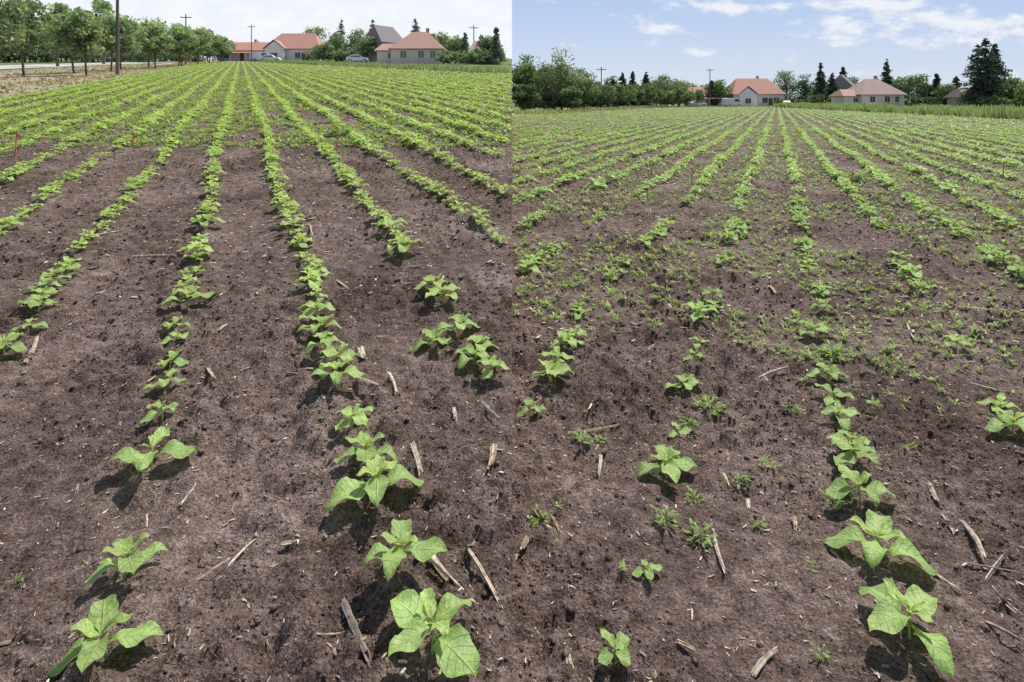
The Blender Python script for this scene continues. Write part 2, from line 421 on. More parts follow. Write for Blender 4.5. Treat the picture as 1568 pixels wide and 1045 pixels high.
# weeds
def weedT(seed, n=9):
    r = np.random.default_rng(seed); a = Acc()
    for k in range(n):
        L = .015+.028*r.random()
        v, f, c, u = leaf(L, L*(.3+.25*r.random()), r.random()*6.28, .3+.8*r.random(), .3, 3, 2, np.array([.33, .44, .13])*(.75+.5*r.random()), ((r.random()-.5)*.02, (r.random()-.5)*.02, .004+.012*r.random()), .1, r)
        a.add(v, f, c, u)
    return np.concatenate(a.V), np.concatenate(a.F), np.concatenate(a.C), np.concatenate(a.U)
WT = [weedT(400+i, 7+i*2) for i in range(6)]
acc = Acc()
for side, y0, y1, dens, thr, s in ((1, 1.4, 2.3, 16, .42, .6), (1, 2.3, 3.4, 70, .38, .72), (1, 3.2, 6, 200, .33, .85), (1, 6, 13, 130, .33, 1.1), (1, 13, 34, 34, .28, 1.8), (1, 34, 80, 4, .25, 3),
                                (-1, 1.2, 7, 2.5, .4, .5), (-1, 7, 9.2, 25, .42, .9), (-1, 9.2, 16, 210, .22, 1.35), (-1, 16, 40, 60, .18, 2.1), (-1, 40, 90, 8, .2, 3.2)):
    X, Y = scatter(side, y0, y1, dens)
    k = (vnoise(X*1.1+3, Y*.9, 41) > thr+.25*(rng.random(len(X))-.3)) & in_field(X, Y, side) & (np.abs(X) > .03)
    X, Y = X[k], Y[k]; vr = rng.integers(0, 6, len(X)); Z = gz(X, Y, side)
    sc = s*(.4+1.1*rng.random(len(X))**1.8)
    for v in range(6):
        mk = vr == v
        instance(acc, WT[v], np.stack([X, Y, Z], 1)[mk], rng.random(mk.sum())*6.28, sc[mk], (.8+.4*rng.random((mk.sum(), 1)))*np.array([[1, 1, 1.]]))
acc.build('field_weeds', M_crop, True)

# a few bigger weeds
def big_weed(X, Y, side, s, n=26, narrow=.36):
    a = Acc(); z = float(gz(X, Y, side)); s = s*.85
    for k in range(n):
        an = rng.random()*6.28; rr = rng.random()*.035*s; hh = rng.random()*.04*s
        L = (.02+.03*rng.random())*s
        v, f, c, u = leaf(L, L*narrow*(.7+.6*rng.random()), an, .1+.7*rng.random(), .3, 5, 3, np.array([.30, .43, .12])*(.7+.6*rng.random()), (X+rr*math.cos(an), Y+rr*math.sin(an), z+hh), .2)
        a.add(v, f, c, u)
    v, f = tube((X, Y, z-.01), (X, Y, z+.05*s), .002, .001, 5); a.add(v, f, STEM)
    a.build('weed_plant', M_leaf, True)
for X, Y, sd, s, n in ((.655,2.12,1,.8,26),(.52,1.98,1,.9,26) ,(.62,1.93,1,1.0,36),(.10,2.05,1,.9,26),(1.02,2.33,1,.8,26),(.84,2.0,1,.6,16),(.86,2.22,1,.8,28),
                       (.80,1.52,1,.6,18),(.93,1.80,1,.55,14),(1.15,2.1,1,.9,30),(1.80,3.3,1,1.6,60),(.62,2.35,1,1.0,30),(.92,2.75,1,1.3,46),(1.95,2.2,1,.7,20),(1.66,2.45,1,.7,24),(.30,2.5,1,1.0,28),
                       (1.30,2.75,1,.9,28),(.78,2.6,1,.9,28),(-1.37,1.62,-1,.5,10),(-.95,2.05,-1,.35,8),(-1.02,1.5,-1,.3,8),(-.75,1.57,-1,.3,8),(-3.05,10.5,-1,4,60),(6.2,10.6,1,4,70),(5.4,18,1,5,50)):
    big_weed(X, Y, sd, s, n)

# ------------------------------------------------------------------ stalk residue
acc = Acc()
def stalk(x0, y0, x1, y1, side, r=.008, col=(1, 1, 1), arc=2*math.pi, seg=7, lift=.004):
    r = r*.82
    z0 = float(base_z(x0, y0, side)); z1 = float(base_z(x1, y1, side))
    zz = max(float(relief(x0, y0, side)), float(relief(x1, y1, side)), float(relief((x0+x1)/2, (y0+y1)/2, side)))-.007
    p0 = np.array([x0, y0, z0+zz+r*.5+lift*rng.random()]); p1 = np.array([x1, y1, z1+zz+r*.5+lift*rng.random()*2])
    d = p1-p0; L = np.linalg.norm(d); d /= L
    a = np.cross(d, [0, 0, 1]); a /= np.linalg.norm(a); b = np.cross(a, d)
    ns = 11; rot = rng.random()*6.28
    rs = r*(.7+.6*rng.random(ns)); e0 = rng.random(ns)*min(.02, L*.15); e1 = rng.random(ns)*min(.04, L*.35)
    bendv = (rng.random(3)-.5)*L*.10; V = []; Cc = []; cs = .4+.8*rng.random(ns)
    for shell in (0, 1):
        for s in range(seg+1):
            t = s/seg; wob = .9+.2*rng.random()
            for k in range(ns):
                tt = (e0[k]+(L-e0[k]-e1[k])*t)/L
                an = rot+arc*k/(ns-1)
                rr = rs[k]*wob*(1+.25*math.exp(-((t-.45)/.05)**2))*(1-.55*shell)*(1-.25*t)
                V.append(p0+d*L*tt+bendv*4*tt*(1-tt)+rr*(math.cos(an)*a+math.sin(an)*b*.75))
                Cc.append(np.array(col)*cs[k]*(.85+.3*rng.random())*(1 if shell == 0 else 1.1))
    n1 = (seg+1)*ns; f = grid_faces(seg+1, ns); F2 = [f, f[:, ::-1]+n1]
    e = []
    for k in range(ns-1): e += [[k, k+n1, k+1+n1, k+1], [n1-ns+k, n1-ns+k+1, 2*n1-ns+k+1, 2*n1-ns+k]]
    for s in range(seg): e += [[s*ns, (s+1)*ns, (s+1)*ns+n1, s*ns+n1], [s*ns+ns-1, s*ns+ns-1+n1, (s+1)*ns+ns-1+n1, (s+1)*ns+ns-1]]
    acc.add(np.array(V), np.concatenate(F2+[np.array(e)]), np.array(Cc))
G = (.50, .50, .52); Tn = (1.05, 1, .95)
ST = [(-.444,1.544,-.327,1.374,-1,.013,G),(-.259,1.74,-.092,1.535,-1,.013,Tn),(-.235,1.66,-.13,1.55,-1,.009,Tn),(-.132,1.728,-.025,1.535,-1,.009,(.85,.8,.75)),(-.408,2.175,-.355,2.008,-1,.010,Tn),
 (-.37,2.164,-.307,1.986,-1,.012,Tn),(-.066,2.186,-.078,2.055,-1,.016,(.95,.85,.7)),(-.139,2.453,-.041,2.31,-1,.011,(.8,.8,.8)),(-.813,1.667,-.763,1.788,-1,.005,Tn),(-.86,1.60,-.80,1.68,-1,.004,Tn),
 (-2.90,3.99,-2.74,4.08,-1,.013,(.5,.42,.36)),(-2.66,4.10,-2.35,4.117,-1,.010,(.75,.66,.55)),(-.74,2.88,-.69,2.777,-1,.018,Tn),(-.565,2.663,-.489,2.486,-1,.009,Tn),(-2.268,2.736,-2.42,3.0,-1,.011,Tn),
 (-1.136,3.80,-.995,3.625,-1,.011,(.8,.75,.7)),(-.895,3.26,-.825,3.145,-1,.01,Tn),(-1.393,2.69,-1.303,2.584,-1,.008,Tn),(-.239,2.417,-.224,2.318,-1,.01,Tn),(-1.47,1.992,-1.42,1.919,-1,.005,Tn),(-1.68,4.9,-1.56,4.6,-1,.010,Tn),
 (-.70,2.58,-.56,2.50,-1,.007,Tn),(-1.16,1.86,-1.12,1.80,-1,.006,Tn),(-.63,1.50,-.60,1.45,-1,.004,(.9,.7,.5)),(-.42,2.3,-.30,2.26,-1,.006,Tn),(-3.3,4.6,-3.15,4.75,-1,.010,Tn),(-1.05,2.3,-1.0,2.38,-1,.006,(.7,.6,.5)),
 (1.542,2.023,1.479,1.838,1,.012,Tn),(1.438,1.783,1.588,1.891,1,.008,Tn),(1.436,1.7755,1.443,1.667,1,.009,(.9,.85,.8)),(1.40,1.86,1.60,1.80,1,.005,Tn),(.739,1.733,.952,1.859,1,.005,(.75,.6,.48)),(.683,2.023,.651,1.785,1,.007,Tn),(.139,1.541,.208,1.55,1,.006,Tn),
 (.144,1.539,.154,1.471,1,.005,Tn),(.596,1.466,.705,1.544,1,.008,Tn),(.436,1.563,.484,1.523,1,.009,(.85,.75,.6)),(.24,2.574,.486,2.636,1,.010,(.8,.72,.62)),(.35,2.58,.45,2.50,1,.006,(.6,.5,.4)),(1.272,3.02,1.496,3.145,1,.010,Tn),(3.06,4.10,3.308,3.99,1,.012,Tn),
 (2.517,3.75,2.395,3.5,1,.014,Tn),(1.285,1.825,1.331,1.733,1,.006,Tn),(.139,2.055,.165,1.9565,1,.010,(.8,.65,.5)),(.815,2.30,.809,2.186,1,.008,Tn),(.362,2.394,.326,2.238,1,.009,Tn),(1.576,2.223,1.527,2.105,1,.010,Tn),(1.509,2.055,1.478,1.962,1,.008,Tn),
 (2.014,4.60,1.977,4.4,1,.012,Tn),(.05,1.93,.03,1.87,1,.012,(.85,.7,.6)),(.854,2.129,.835,2.07,1,.009,Tn),(.509,1.673,.497,1.631,1,.008,Tn),(.969,2.023,.939,1.948,1,.008,(.85,.7,.6)),(.36,2.75,.42,2.9,1,.007,Tn),(.55,1.50,.60,1.58,1,.004,(.8,.7,.5)),(1.35,3.95,1.40,4.05,1,.010,Tn),
 (.78,3.35,.84,3.45,1,.010,(.8,.7,.6)),(2.3,2.95,2.42,2.85,1,.009,Tn),(2.05,2.4,2.12,2.3,1,.006,Tn),(1.12,2.0,1.2,1.96,1,.006,(.5,.42,.35)),(2.9,3.6,3.0,3.7,1,.010,Tn)]
for t in ST: stalk(*t, arc=(2*math.pi if rng.random() < .25 else 3.0+rng.random()*1.4))
# random medium pieces
for side in (-1, 1):
    X, Y = scatter(side, 1.3, 10, 9 if side < 0 else 10)
    for x, y in zip(X, Y):
        L = .015+.065*rng.random()**2*(1+.18*y); an = rng.random()*6.28; dx, dy = L*math.cos(an), L*math.sin(an)
        if abs(x) < .12 or abs(x+dx) < .03: continue
        g = .35+.75*rng.random()
        stalk(x, y, x+dx, y+dy, side, (.002+.006*rng.random()**1.5)*(1+.05*y), (g*1.05, g, g*.93), 3+3*rng.random(), 3)
# small chips
def chipT(seed):
    r = np.random.default_rng(seed); n = 4; V = []
    for i in range(n):
        t = i/(n-1)-.5; w = (.5 if 0 < i < n-1 else .28)*(.8+.4*r.random()); z = .5+.25*math.sin(i*1.7+seed); yo = (r.random()-.5)*.4
        V += [(t, yo-w, z), (t, yo+w, z+.2), (t, yo+w, z-.35), (t, yo-w, z-.5)]
    F = []
    for i in range(n-1):
        for k in range(4): k2 = (k+1) % 4; F.append([i*4+k, i*4+k2, i*4+4+k2, i*4+4+k])
    F += [[3, 2, 1, 0], [12, 13, 14, 15]]
    return np.array(V), np.array(F), np.ones((16, 3)), np.zeros((16, 3))
CT = [chipT(i) for i in range(5)]
for side in (-1, 1):
    for y0, y1, dens, l0, l1 in ((1.1, 3.5, 600, .004, .022), (3.5, 9, 190, .010, .055), (9, 24, 34, .03, .13), (24, 70, 5, .08, .25)):
        X, Y = scatter(side, y0, y1, dens*(1 if side < 0 else 1.0)); k = in_field(X, Y, side); X, Y = X[k], Y[k]
        n = len(X); L = l0+(l1-l0)*rng.random(n)**2.2; W = L*(.08+.25*rng.random(n)); Th = W*(.5+.5*rng.random(n))
        g = .45+.75*rng.random((n, 1)); tint = np.clip(g*np.array([[1.05, .99, .96]]), 0, 1.3)
        dark = rng.random(n) < .25; tint[dark] *= .5
        Z = gz(X, Y, side)+.001; vr = rng.integers(0, 5, n)
        for v in range(5):
            mk = vr == v
            instance(acc, CT[v], np.stack([X, Y, Z], 1)[mk], rng.random(mk.sum())*6.28, np.stack([L, W, Th], 1)[mk], tint[mk])
acc.build('corn_stalk_residue', M_straw, False)

# ------------------------------------------------------------------ trees
def rand_quads(P, size, cols, r):
    n = len(P)
    a = r.normal(size=(n, 3)); a /= np.linalg.norm(a, axis=1)[:, None]
    b = r.normal(size=(n, 3)); b -= (a*b).sum(1)[:, None]*a; b /= np.linalg.norm(b, axis=1)[:, None]
    s = size*(.6+.8*r.random((n, 1)))
    V = np.stack([P-a*s, P-b*s*.55, P+a*s, P+b*s*.55], 1).reshape(-1, 3)
    F = np.arange(4*n).reshape(n, 4)
    return V, F, np.repeat(cols, 4, 0)
def add_tree(acc, x, y, z, h, cw, col, seed, trunk=.25, n=2400, leafs=.17, shape='round', tr=.12):
    r = np.random.default_rng(seed); col = np.array(col)
    v, f = tube((x, y, z-.3), (x+(r.random()-.5)*.3, y, z+h*.75), tr*h/6, tr*.25*h/6, 7, 4, bend=((r.random()-.5)*.3, 0, 0)); acc.add(v, f, (1, 1, 1), None, 1)
    nc = int(16+cw*5); ch = h*(1-trunk); cz = z+h*trunk+ch*.5
    d = r.normal(size=(nc, 3)); d /= np.linalg.norm(d, axis=1)[:, None]
    rad = r.random(nc)**.45
    cp = d*rad[:, None]*np.array([cw*.5*.85, cw*.5*.85, ch*.5*.88])
    if shape == 'round': cp[:, :2] *= (1-.25*np.clip(cp[:, 2:3]/(ch*.5), -1, 1))
    cp[:, 2] += cz-z; 
    for k in range(0, nc, 2):
        q = cp[k]; t0 = max(h*trunk*.7, q[2]*.55)
        v, f = tube((x, y, z+t0), (x+q[0]*.9, y+q[1]*.9, z+q[2]), tr*.35*h/6, .012, 4, 2); acc.add(v, f, (1, 1, 1), None, 1)
    cr = (.13+.14*r.random(nc))*min(cw, ch); br = .6+.75*r.random(nc)
    idx = r.integers(0, nc, n)
    o = r.normal(size=(n, 3)); o /= np.linalg.norm(o, axis=1)[:, None]; o *= (r.random((n, 1))**.5)*cr[idx][:, None]*np.array([1.1, 1.1, .75])
    P = cp[idx]+o+np.array([x, y, z]); P[:, 2] = np.maximum(P[:, 2], z+.15)
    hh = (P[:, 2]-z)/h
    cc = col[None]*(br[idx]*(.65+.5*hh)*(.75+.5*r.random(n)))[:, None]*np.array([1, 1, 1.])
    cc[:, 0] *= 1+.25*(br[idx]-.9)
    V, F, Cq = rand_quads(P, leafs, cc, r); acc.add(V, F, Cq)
def add_conifer(acc, x, y, z, h, w, col, seed, n=2200, size=.2):
    r = np.random.default_rng(seed); col = np.array(col)
    v, f = tube((x, y, z-.2), (x, y, z+h*.97), .02*h, .01, 6, 3); acc.add(v, f, (1, 1, 1), None, 1)
    nb = int(60+h*6); bz = r.random(nb)**.85*.95+.04; ba = r.random(nb)*6.28
    bl = w*.5*(1-bz)**.75*(.6+.55*r.random(nb))+.15
    for k in range(0, nb, 2):
        zz = z+bz[k]*h
        v, f = tube((x, y, zz), (x+bl[k]*math.cos(ba[k]), y+bl[k]*math.sin(ba[k]), zz-bl[k]*.18), .03, .008, 3); acc.add(v, f, (1, 1, 1), None, 1)
    idx = r.choice(nb, n, p=bl/bl.sum()); t = r.random(n)**.7
    sp = (.12+.2*t)*bl[idx]
    P = np.stack([x+bl[idx]*t*np.cos(ba[idx])+r.normal(size=n)*sp*.7, y+bl[idx]*t*np.sin(ba[idx])+r.normal(size=n)*sp*.7,
                  z+bz[idx]*h-bl[idx]*t*(.2+.15*t)-np.abs(r.normal(size=n))*.16*(.5+bl[idx]*.5)], 1)
    P[:, 2] = np.maximum(P[:, 2], z+.1)
    cc = col[None]*(.55+.7*r.random((n, 1)))*(.7+.6*t[:, None])
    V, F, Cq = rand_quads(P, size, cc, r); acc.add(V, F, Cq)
def tree(name, X, Y, side, h, w, col, seed, kind='d', **kw):
    a = Acc(); z = float(base_z(X, Y, side))
    (add_tree if kind == 'd' else add_conifer)(a, X, Y, z, h, w, col, seed, **kw)
    a.build(name, [M_tree, M_bark], False)
GL = (.31, .42, .24); GD = (.22, .31, .185); GR = (.16, .24, .12); GRd = (.11, .17, .10); CONL = (.17, .235, .20); CONR = (.075, .11, .09)  # left-side greens paled, with haze and overexposure put into the colour
# left: young roadside avenue
for i, (X, Y, h, w) in enumerate([(-27.6,31.4,5.4,3.6),(-29.6,33.6,5.3,3.2),(-32.4,39.0,5.4,3.4),(-30.4,42,4.7,3.2),(-35.0,47,5.4,3.8),(-35.5,52,5.4,3.6),(-38.6,58,5.6,3.8),(-38.2,63,5.0,3.6),(-42,68,6.0,4.2),(-42.0,74,5.2,3.8),(-45,80,5.6,4.2),(-46,86,5.6,4.2),(-50,97,5.4,4.4),(-54,109,5.4,4.4),(-60,122,5.2,4.6)]):
    tree('avenue_tree', X, Y, -1, h, w, np.array(GL)*(.7+.3*min(1,Y/70)), 500+i, trunk=.27, n=2600, leafs=.11+.0011*Y, tr=.10)  # farther trees are paler: distance haze painted into the leaf colour
# left background woods
acc = Acc()
for i in range(46):
    b = -.90+.40*i/45; Y = 112+25*rng.random()+18*(i/45); X = b*Y
    h = (10.2-4.4*(i/45))*(.75+.45*rng.random()); add_tree(acc, X, Y, SL*Y, h, 5+3*rng.random(), np.array(GL)*(.7+.45*rng.random()), 600+i, trunk=.08, n=1300, leafs=.30)
acc.build('distant_tree_belt', [M_tree, M_bark])
tree('poplar_tree', -66, 95, -1, 12.0, 4.4, GL, 641, trunk=.15, n=3000, leafs=.24)
tree('poplar_tree', -58, 75, -1, 9.4, 3.6, GL, 642, trunk=.15, n=2600, leafs=.2)
for i, (b, Y, h, w) in enumerate([(-.60, 125, 7.5, 3.2), (-.57, 128, 7.0, 3.0), (-.535, 130, 5.8, 3), (-.63, 120, 6.5, 3)]):
    tree('spruce_tree', b*Y, Y, -1, h, w, CONL, 650+i, 'c', n=1500, size=.22)
# trees around the left houses
for i, (b, Y, h, w, k) in enumerate([(-.335,150,9.8,6.5,'d'),(-.30,140,7.5,5,'d'),(-.29,150,10.8,4.6,'c'),(-.265,140,8.0,6,'d'),(-.237,145,10.6,4.0,'c'),(-.215,135,8.2,5,'d'),(-.165,130,9.6,4.4,'c'),(-.245,120,5.6,5,'d'),(-.32,125,4.4,5,'d'),(-.21,105,3.6,3.6,'d'),
        (-.115,118,6.4,6,'d'),(-.095,110,5.6,5,'d'),(-.08,105,5.6,2.6,'c'),(-.052,100,5.0,2.6,'c'),(-.03,96,4.6,4.2,'d'),(-.018,90,6.0,2.2,'c'),(-.385,160,6.0,6,'d'),(-.44,165,5.5,7,'d'),(-.48,165,6.0,6,'d'),(-.14,120,6,5,'d')]):
    tree('garden_tree' if k == 'd' else 'spruce_tree', b*Y-(.8 if b > -.04 else 0), Y, -1, h, w, GD if k == 'd' else CONL, 700+i, k, n=2000, **({'leafs': .22, 'trunk': .1} if k == 'd' else {'size': .2}))
# right: left-hand wood edge
for i, (b, Y, h, w, c) in enumerate([(.022,82,8.2,6,GR),(.085,80,8.4,6.6,(.22,.30,.16)),(.055,88,7.2,6,GRd),(.115,90,6.8,5,(.19,.27,.14)),(.02,74,3.6,4,GRd),(.075,78,3.2,4,GRd),(.10,76,3.4,3,GR),(.15,98,4.6,4.4,GRd),(.003,78,6.8,4,GR)]):
    tree('roadside_tree', max(b*Y, 1.6), Y, 1, h, w, c, 800+i, trunk=.14, n=3000, leafs=.17)
for i in range(12):
    b = .13+.185*i/11; Y = 92+4.0*i; tree('avenue_tree', b*Y, Y, 1, 3.9+1.0*rng.random(), 3.4+rng.random(), GR, 830+i, trunk=.26, n=1100, leafs=.2, tr=.1)
acc = Acc()
for i in range(34):
    b = .005+.37*i/33; Y = 150+20*rng.random(); X = b*Y
    h = (6.3+1.2*math.sin(i*1.3))*(.8+.35*rng.random()); add_tree(acc, max(X, 3.5), Y, 0, h, 6+3*rng.random(), np.array(GR)*(.75+.5*rng.random()), 850+i, trunk=.05, n=1200, leafs=.33)
acc.build('distant_tree_belt', [M_tree, M_bark])
for i, (b, Y, h, w) in enumerate([(.188,140,8.3,3.6),(.205,142,8.8,3.6),(.228,140,8.4,3.4),(.172,145,7.0,3.4),(.34,150,6.8,3),(.525,150,11.4,4.6),(.563,150,10.4,4.2),(.637,150,12.4,4.6),(.722,135,8.0,3.6),(.755,135,7.4,4.4),(.792,110,12.2,7.0),(.806,108,13.2,7.4),(.822,110,12.2,6.6),(.545,140,8.2,4)]):
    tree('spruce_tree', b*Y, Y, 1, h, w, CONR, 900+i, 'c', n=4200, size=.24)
for i, (b, Y, h, w, c) in enumerate([(.467,160,10.6,8,GR),(.50,155,8.8,6,GRd),(.53,150,7.6,6,GRd),(.575,150,8,6,GR),(.61,160,7.6,7,GRd),(.66,150,8.4,6,GR),(.69,145,8.6,6.5,GR),(.705,135,6.0,5,GRd),(.74,130,5.6,5,GR),(.86,105,5.6,5,GR),(.89,98,5.2,6,GR),(.84,120,6.4,6,GRd),(.26,135,7.6,7,GR),(.285,140,6.2,6,(.19,.26,.13)),(.43,165,5.6,7,GRd),(.555,130,3.4,5,GR),(.52,130,3.0,4,GR)]):
    tree('garden_tree', b*Y, Y, 1, h, w, c, 930+i, 'd', n=2600, leafs=.22, trunk=.08)
# hedge masses at house feet
acc = Acc()
for side, b0, b1, Y0, hh, c, n in ((-1,-.345,-.23,128,2.6,GD,14),(-1,-.115,-.01,92,2.2,GD,12),(-1,-.9,-.55,116,2.8,GD,26),(1,.455,.60,141,2.4,GRd,16),(1,.67,.78,128,2.2,GRd,12),(1,.02,.16,95,2.8,GRd,16),(1,.80,.92,104,2.4,GR,12)):
    for i in range(n):
        b = b0+(b1-b0)*i/(n-1); Y = Y0+3*rng.random(); X = b*Y
        if abs(X) < 2.4: X = 2.4*side
        add_tree(acc, X, Y, float(base_z(X, Y, side)), hh*(.8+.5*rng.random()), 3.6, np.array(c)*(.8+.4*rng.random()), int(1000+i+abs(b0)*100), trunk=.02, n=420, leafs=.2)
acc.build('hedge', [M_tree, M_bark])

# grass verges
acc = Acc()
def verge(x0, y0, x1, y1, wid, side, n, h, cols, seg=None):
    t = rng.random(n); u = (rng.random(n)-.5)*wid
    dx, dy = x1-x0, y1-y0; L = math.hypot(dx, dy); nx, ny = dy/L, -dx/L
    X = x0+dx*t+nx*u; Y = y0+dy*t+ny*u
    k = X*side > .25; X, Y = X[k], Y[k]; n = len(X)
    Z = base_z(X, Y, side); hh = h*(.4+.8*rng.random(n))*(.5+vnoise(X*.4, Y*.4, 77)); a = rng.random(n)*6.28; w = .04+.06*rng.random(n)
    lx, ly = (rng.random(n)-.5)*.5*hh, (rng.random(n)-.5)*.5*hh
    c, s = np.cos(a)*w, np.sin(a)*w
    V = np.stack([np.stack([X-c, Y-s, Z], 1), np.stack([X+c, Y+s, Z], 1), np.stack([X+lx+c*.2, Y+ly+s*.2, Z+hh], 1), np.stack([X+lx-c*.2, Y+ly-s*.2, Z+hh], 1)], 1).reshape(-1, 3)
    cols = np.array(cols); ci = cols[rng.integers(0, len(cols), n)]*(.75+.5*rng.random((n, 1)))
    acc.add(V, np.arange(4*n).reshape(n, 4), np.repeat(ci, 4, 0))
GC = [(.28,.38,.19),(.32,.41,.22),(.38,.43,.27)]; SC = [(.42,.35,.25),(.50,.43,.33),(.28,.33,.15)]
verge(-.3,46,-48,117,5,-1,24000,.45,GC); verge(39.5,43,62,134,4.5,1,30000,.8,GC); verge(37,36,39.5,43,4,1,3000,.8,GC)
verge(-12,7,-66,124,5,-1,5000,.10,SC); verge(-20,12,-76,122,9,-1,5000,.10,SC)
verge(1,62,33,134,6,1,14000,.35,SC+GC); verge(34,137,62,137,4,1,6000,.4,GC)
acc.build('grass_verge', M_crop)

# ------------------------------------------------------------------ roads
M_road = simple_mat('road_surface', (.50, .49, .47), .85, .12, 1.5)
M_line = simple_mat('road_paint', (.75, .75, .72), .6, .1, 4)
def road(name, pts, w, side, zoff):
    V = []; F = []
    for i, (x, y) in enumerate(pts):
        x2, y2 = pts[min(i+1, len(pts)-1)]; x1, y1 = pts[max(i-1, 0)]
        L = math.hypot(x2-x1, y2-y1); nx, ny = (y2-y1)/L, -(x2-x1)/L
        for s in (-1, 1):
            X, Y = x+nx*w*.5*s, y+ny*w*.5*s; V.append((X, Y, float(base_z(X, Y, side))+zoff))
    for i in range(len(pts)-1): F.append([2*i, 2*i+1, 2*i+3, 2*i+2])
    return V, F
def mk_road(side, pts, w):
    e = bpy.data.objects.new('road', None); scene.collection.objects.link(e)
    for nm, ww, zo, m in (('asphalt', w, .05, M_road), ('centre_line', .12, .054, M_line)):
        V, F = road(nm, pts, ww, side, zo); o = make_mesh(nm, V, F, m); o.parent = e
mk_road(-1, [(-50,35), (-59,62), (-69,100), (-78,135), (-80,150)], 12)
mk_road(-1, [(-79,136), (-56,133), (-30,110), (-14,80), (-3,62)], 5)
mk_road(1, [(3.2,88), (16,110), (33,140), (60,146), (72,120), (60,70), (50,40)], 6)

# ------------------------------------------------------------------ buildings
M_wallW = simple_mat('white_render', (.70, .68, .65), .9, .12, 2, bump=.01)
M_wallB = simple_mat('beige_render', (.62, .55, .49), .9, .12, 2, bump=.01)
M_wallG = simple_mat('grey_render', (.44, .42, .41), .9, .15, 2, bump=.01)
M_roofO = simple_mat('orange_tiles', (.52, .28, .215), .85, .35, 3, bump=.03, stretch=(1, 1, 6))
M_roofR = simple_mat('red_tiles', (.47, .28, .23), .85, .35, 3, bump=.03, stretch=(1, 1, 6))
M_roofP = simple_mat('weathered_tiles', (.42, .30, .265), .9, .35, 3, bump=.03, stretch=(1, 1, 6))
M_roofG = simple_mat('grey_tiles', (.26, .23, .225), .9, .3, 5, bump=.03, stretch=(1, 1, 6))
M_glass = simple_mat('window_glass', (.08, .09, .10), .15, .3, 1, spec=.6)
M_frame = simple_mat('window_frame', (.7, .7, .68), .6, .1, 3)
M_door = simple_mat('door_wood', (.16, .09, .05), .6, .3, 6)
M_wood = simple_mat('pole_wood', (.17, .15, .13), .9, .35, 5, stretch=(4, 4, .5))
def part(parent, name, V, F, mat):
    me = bpy.data.meshes.new(name); me.from_pydata([tuple(v) for v in V], [], [tuple(f) for f in F]); me.materials.append(mat); me.update()
    o = bpy.data.objects.new(name, me); scene.collection.objects.link(o); o.parent = parent; return o
def box(parent, name, x0, x1, y0, y1, z0, z1, mat):
    V = [(x0,y0,z0),(x1,y0,z0),(x1,y1,z0),(x0,y1,z0),(x0,y0,z1),(x1,y0,z1),(x1,y1,z1),(x0,y1,z1)]
    return part(parent, name, V, [(0,3,2,1),(4,5,6,7),(0,1,5,4),(1,2,6,5),(2,3,7,6),(3,0,4,7)], mat)
def empty(name, X, Y, side, yaw=0, dz=0):
    e = bpy.data.objects.new(name, None); scene.collection.objects.link(e)
    e.location = (X, Y, float(base_z(X, Y, side))+dz); e.rotation_euler = (0, 0, yaw); return e
def hroof(p, name, x0, x1, y0, y1, z, rh, hip, mat, wall, oh=.45):
    X0, X1, Y0, Y1 = x0-oh, x1+oh, y0-oh, y1+oh; ym = (y0+y1)/2; t = .16
    hipd = hip*(Y1-Y0)/2
    V = [(X0,Y0,z-t),(X1,Y0,z-t),(X1,Y1,z-t),(X0,Y1,z-t),(X0,Y0,z),(X1,Y0,z),(X1,Y1,z),(X0,Y1,z),(X0+hipd,ym,z+rh),(X1-hipd,ym,z+rh)]
    part(p, name, V, [(0,3,2,1),(0,1,5,4),(1,2,6,5),(2,3,7,6),(3,0,4,7),(4,5,9,8),(6,7,8,9),(5,6,9),(7,4,8)], mat)
    if hip == 0:
        for xx, s in ((x0-.4, -1), (x1+.4, 1)):
            part(p, 'gable_wall', [(xx+s*.055, y0, z+.02), (xx+s*.055, y1, z+.02), (xx+s*.055, ym, z+rh*.86)], [(0, 1, 2)], wall)
def window(p, x, z, w, h, y, mat=None):
    box(p, 'window_frame', x-w/2-.07, x+w/2+.07, y-.06, y-.002, z-.07, z+h+.07, M_frame)
    box(p, 'window_pane', x-w/2, x-.03, y-.075, y-.062, z, z+h, M_glass); box(p, 'window_pane', x+.03, x+w/2, y-.075, y-.062, z, z+h, M_glass)
    box(p, 'window_sill', x-w/2-.12, x+w/2+.12, y-.16, y-.064, z-.14, z-.075, M_frame)
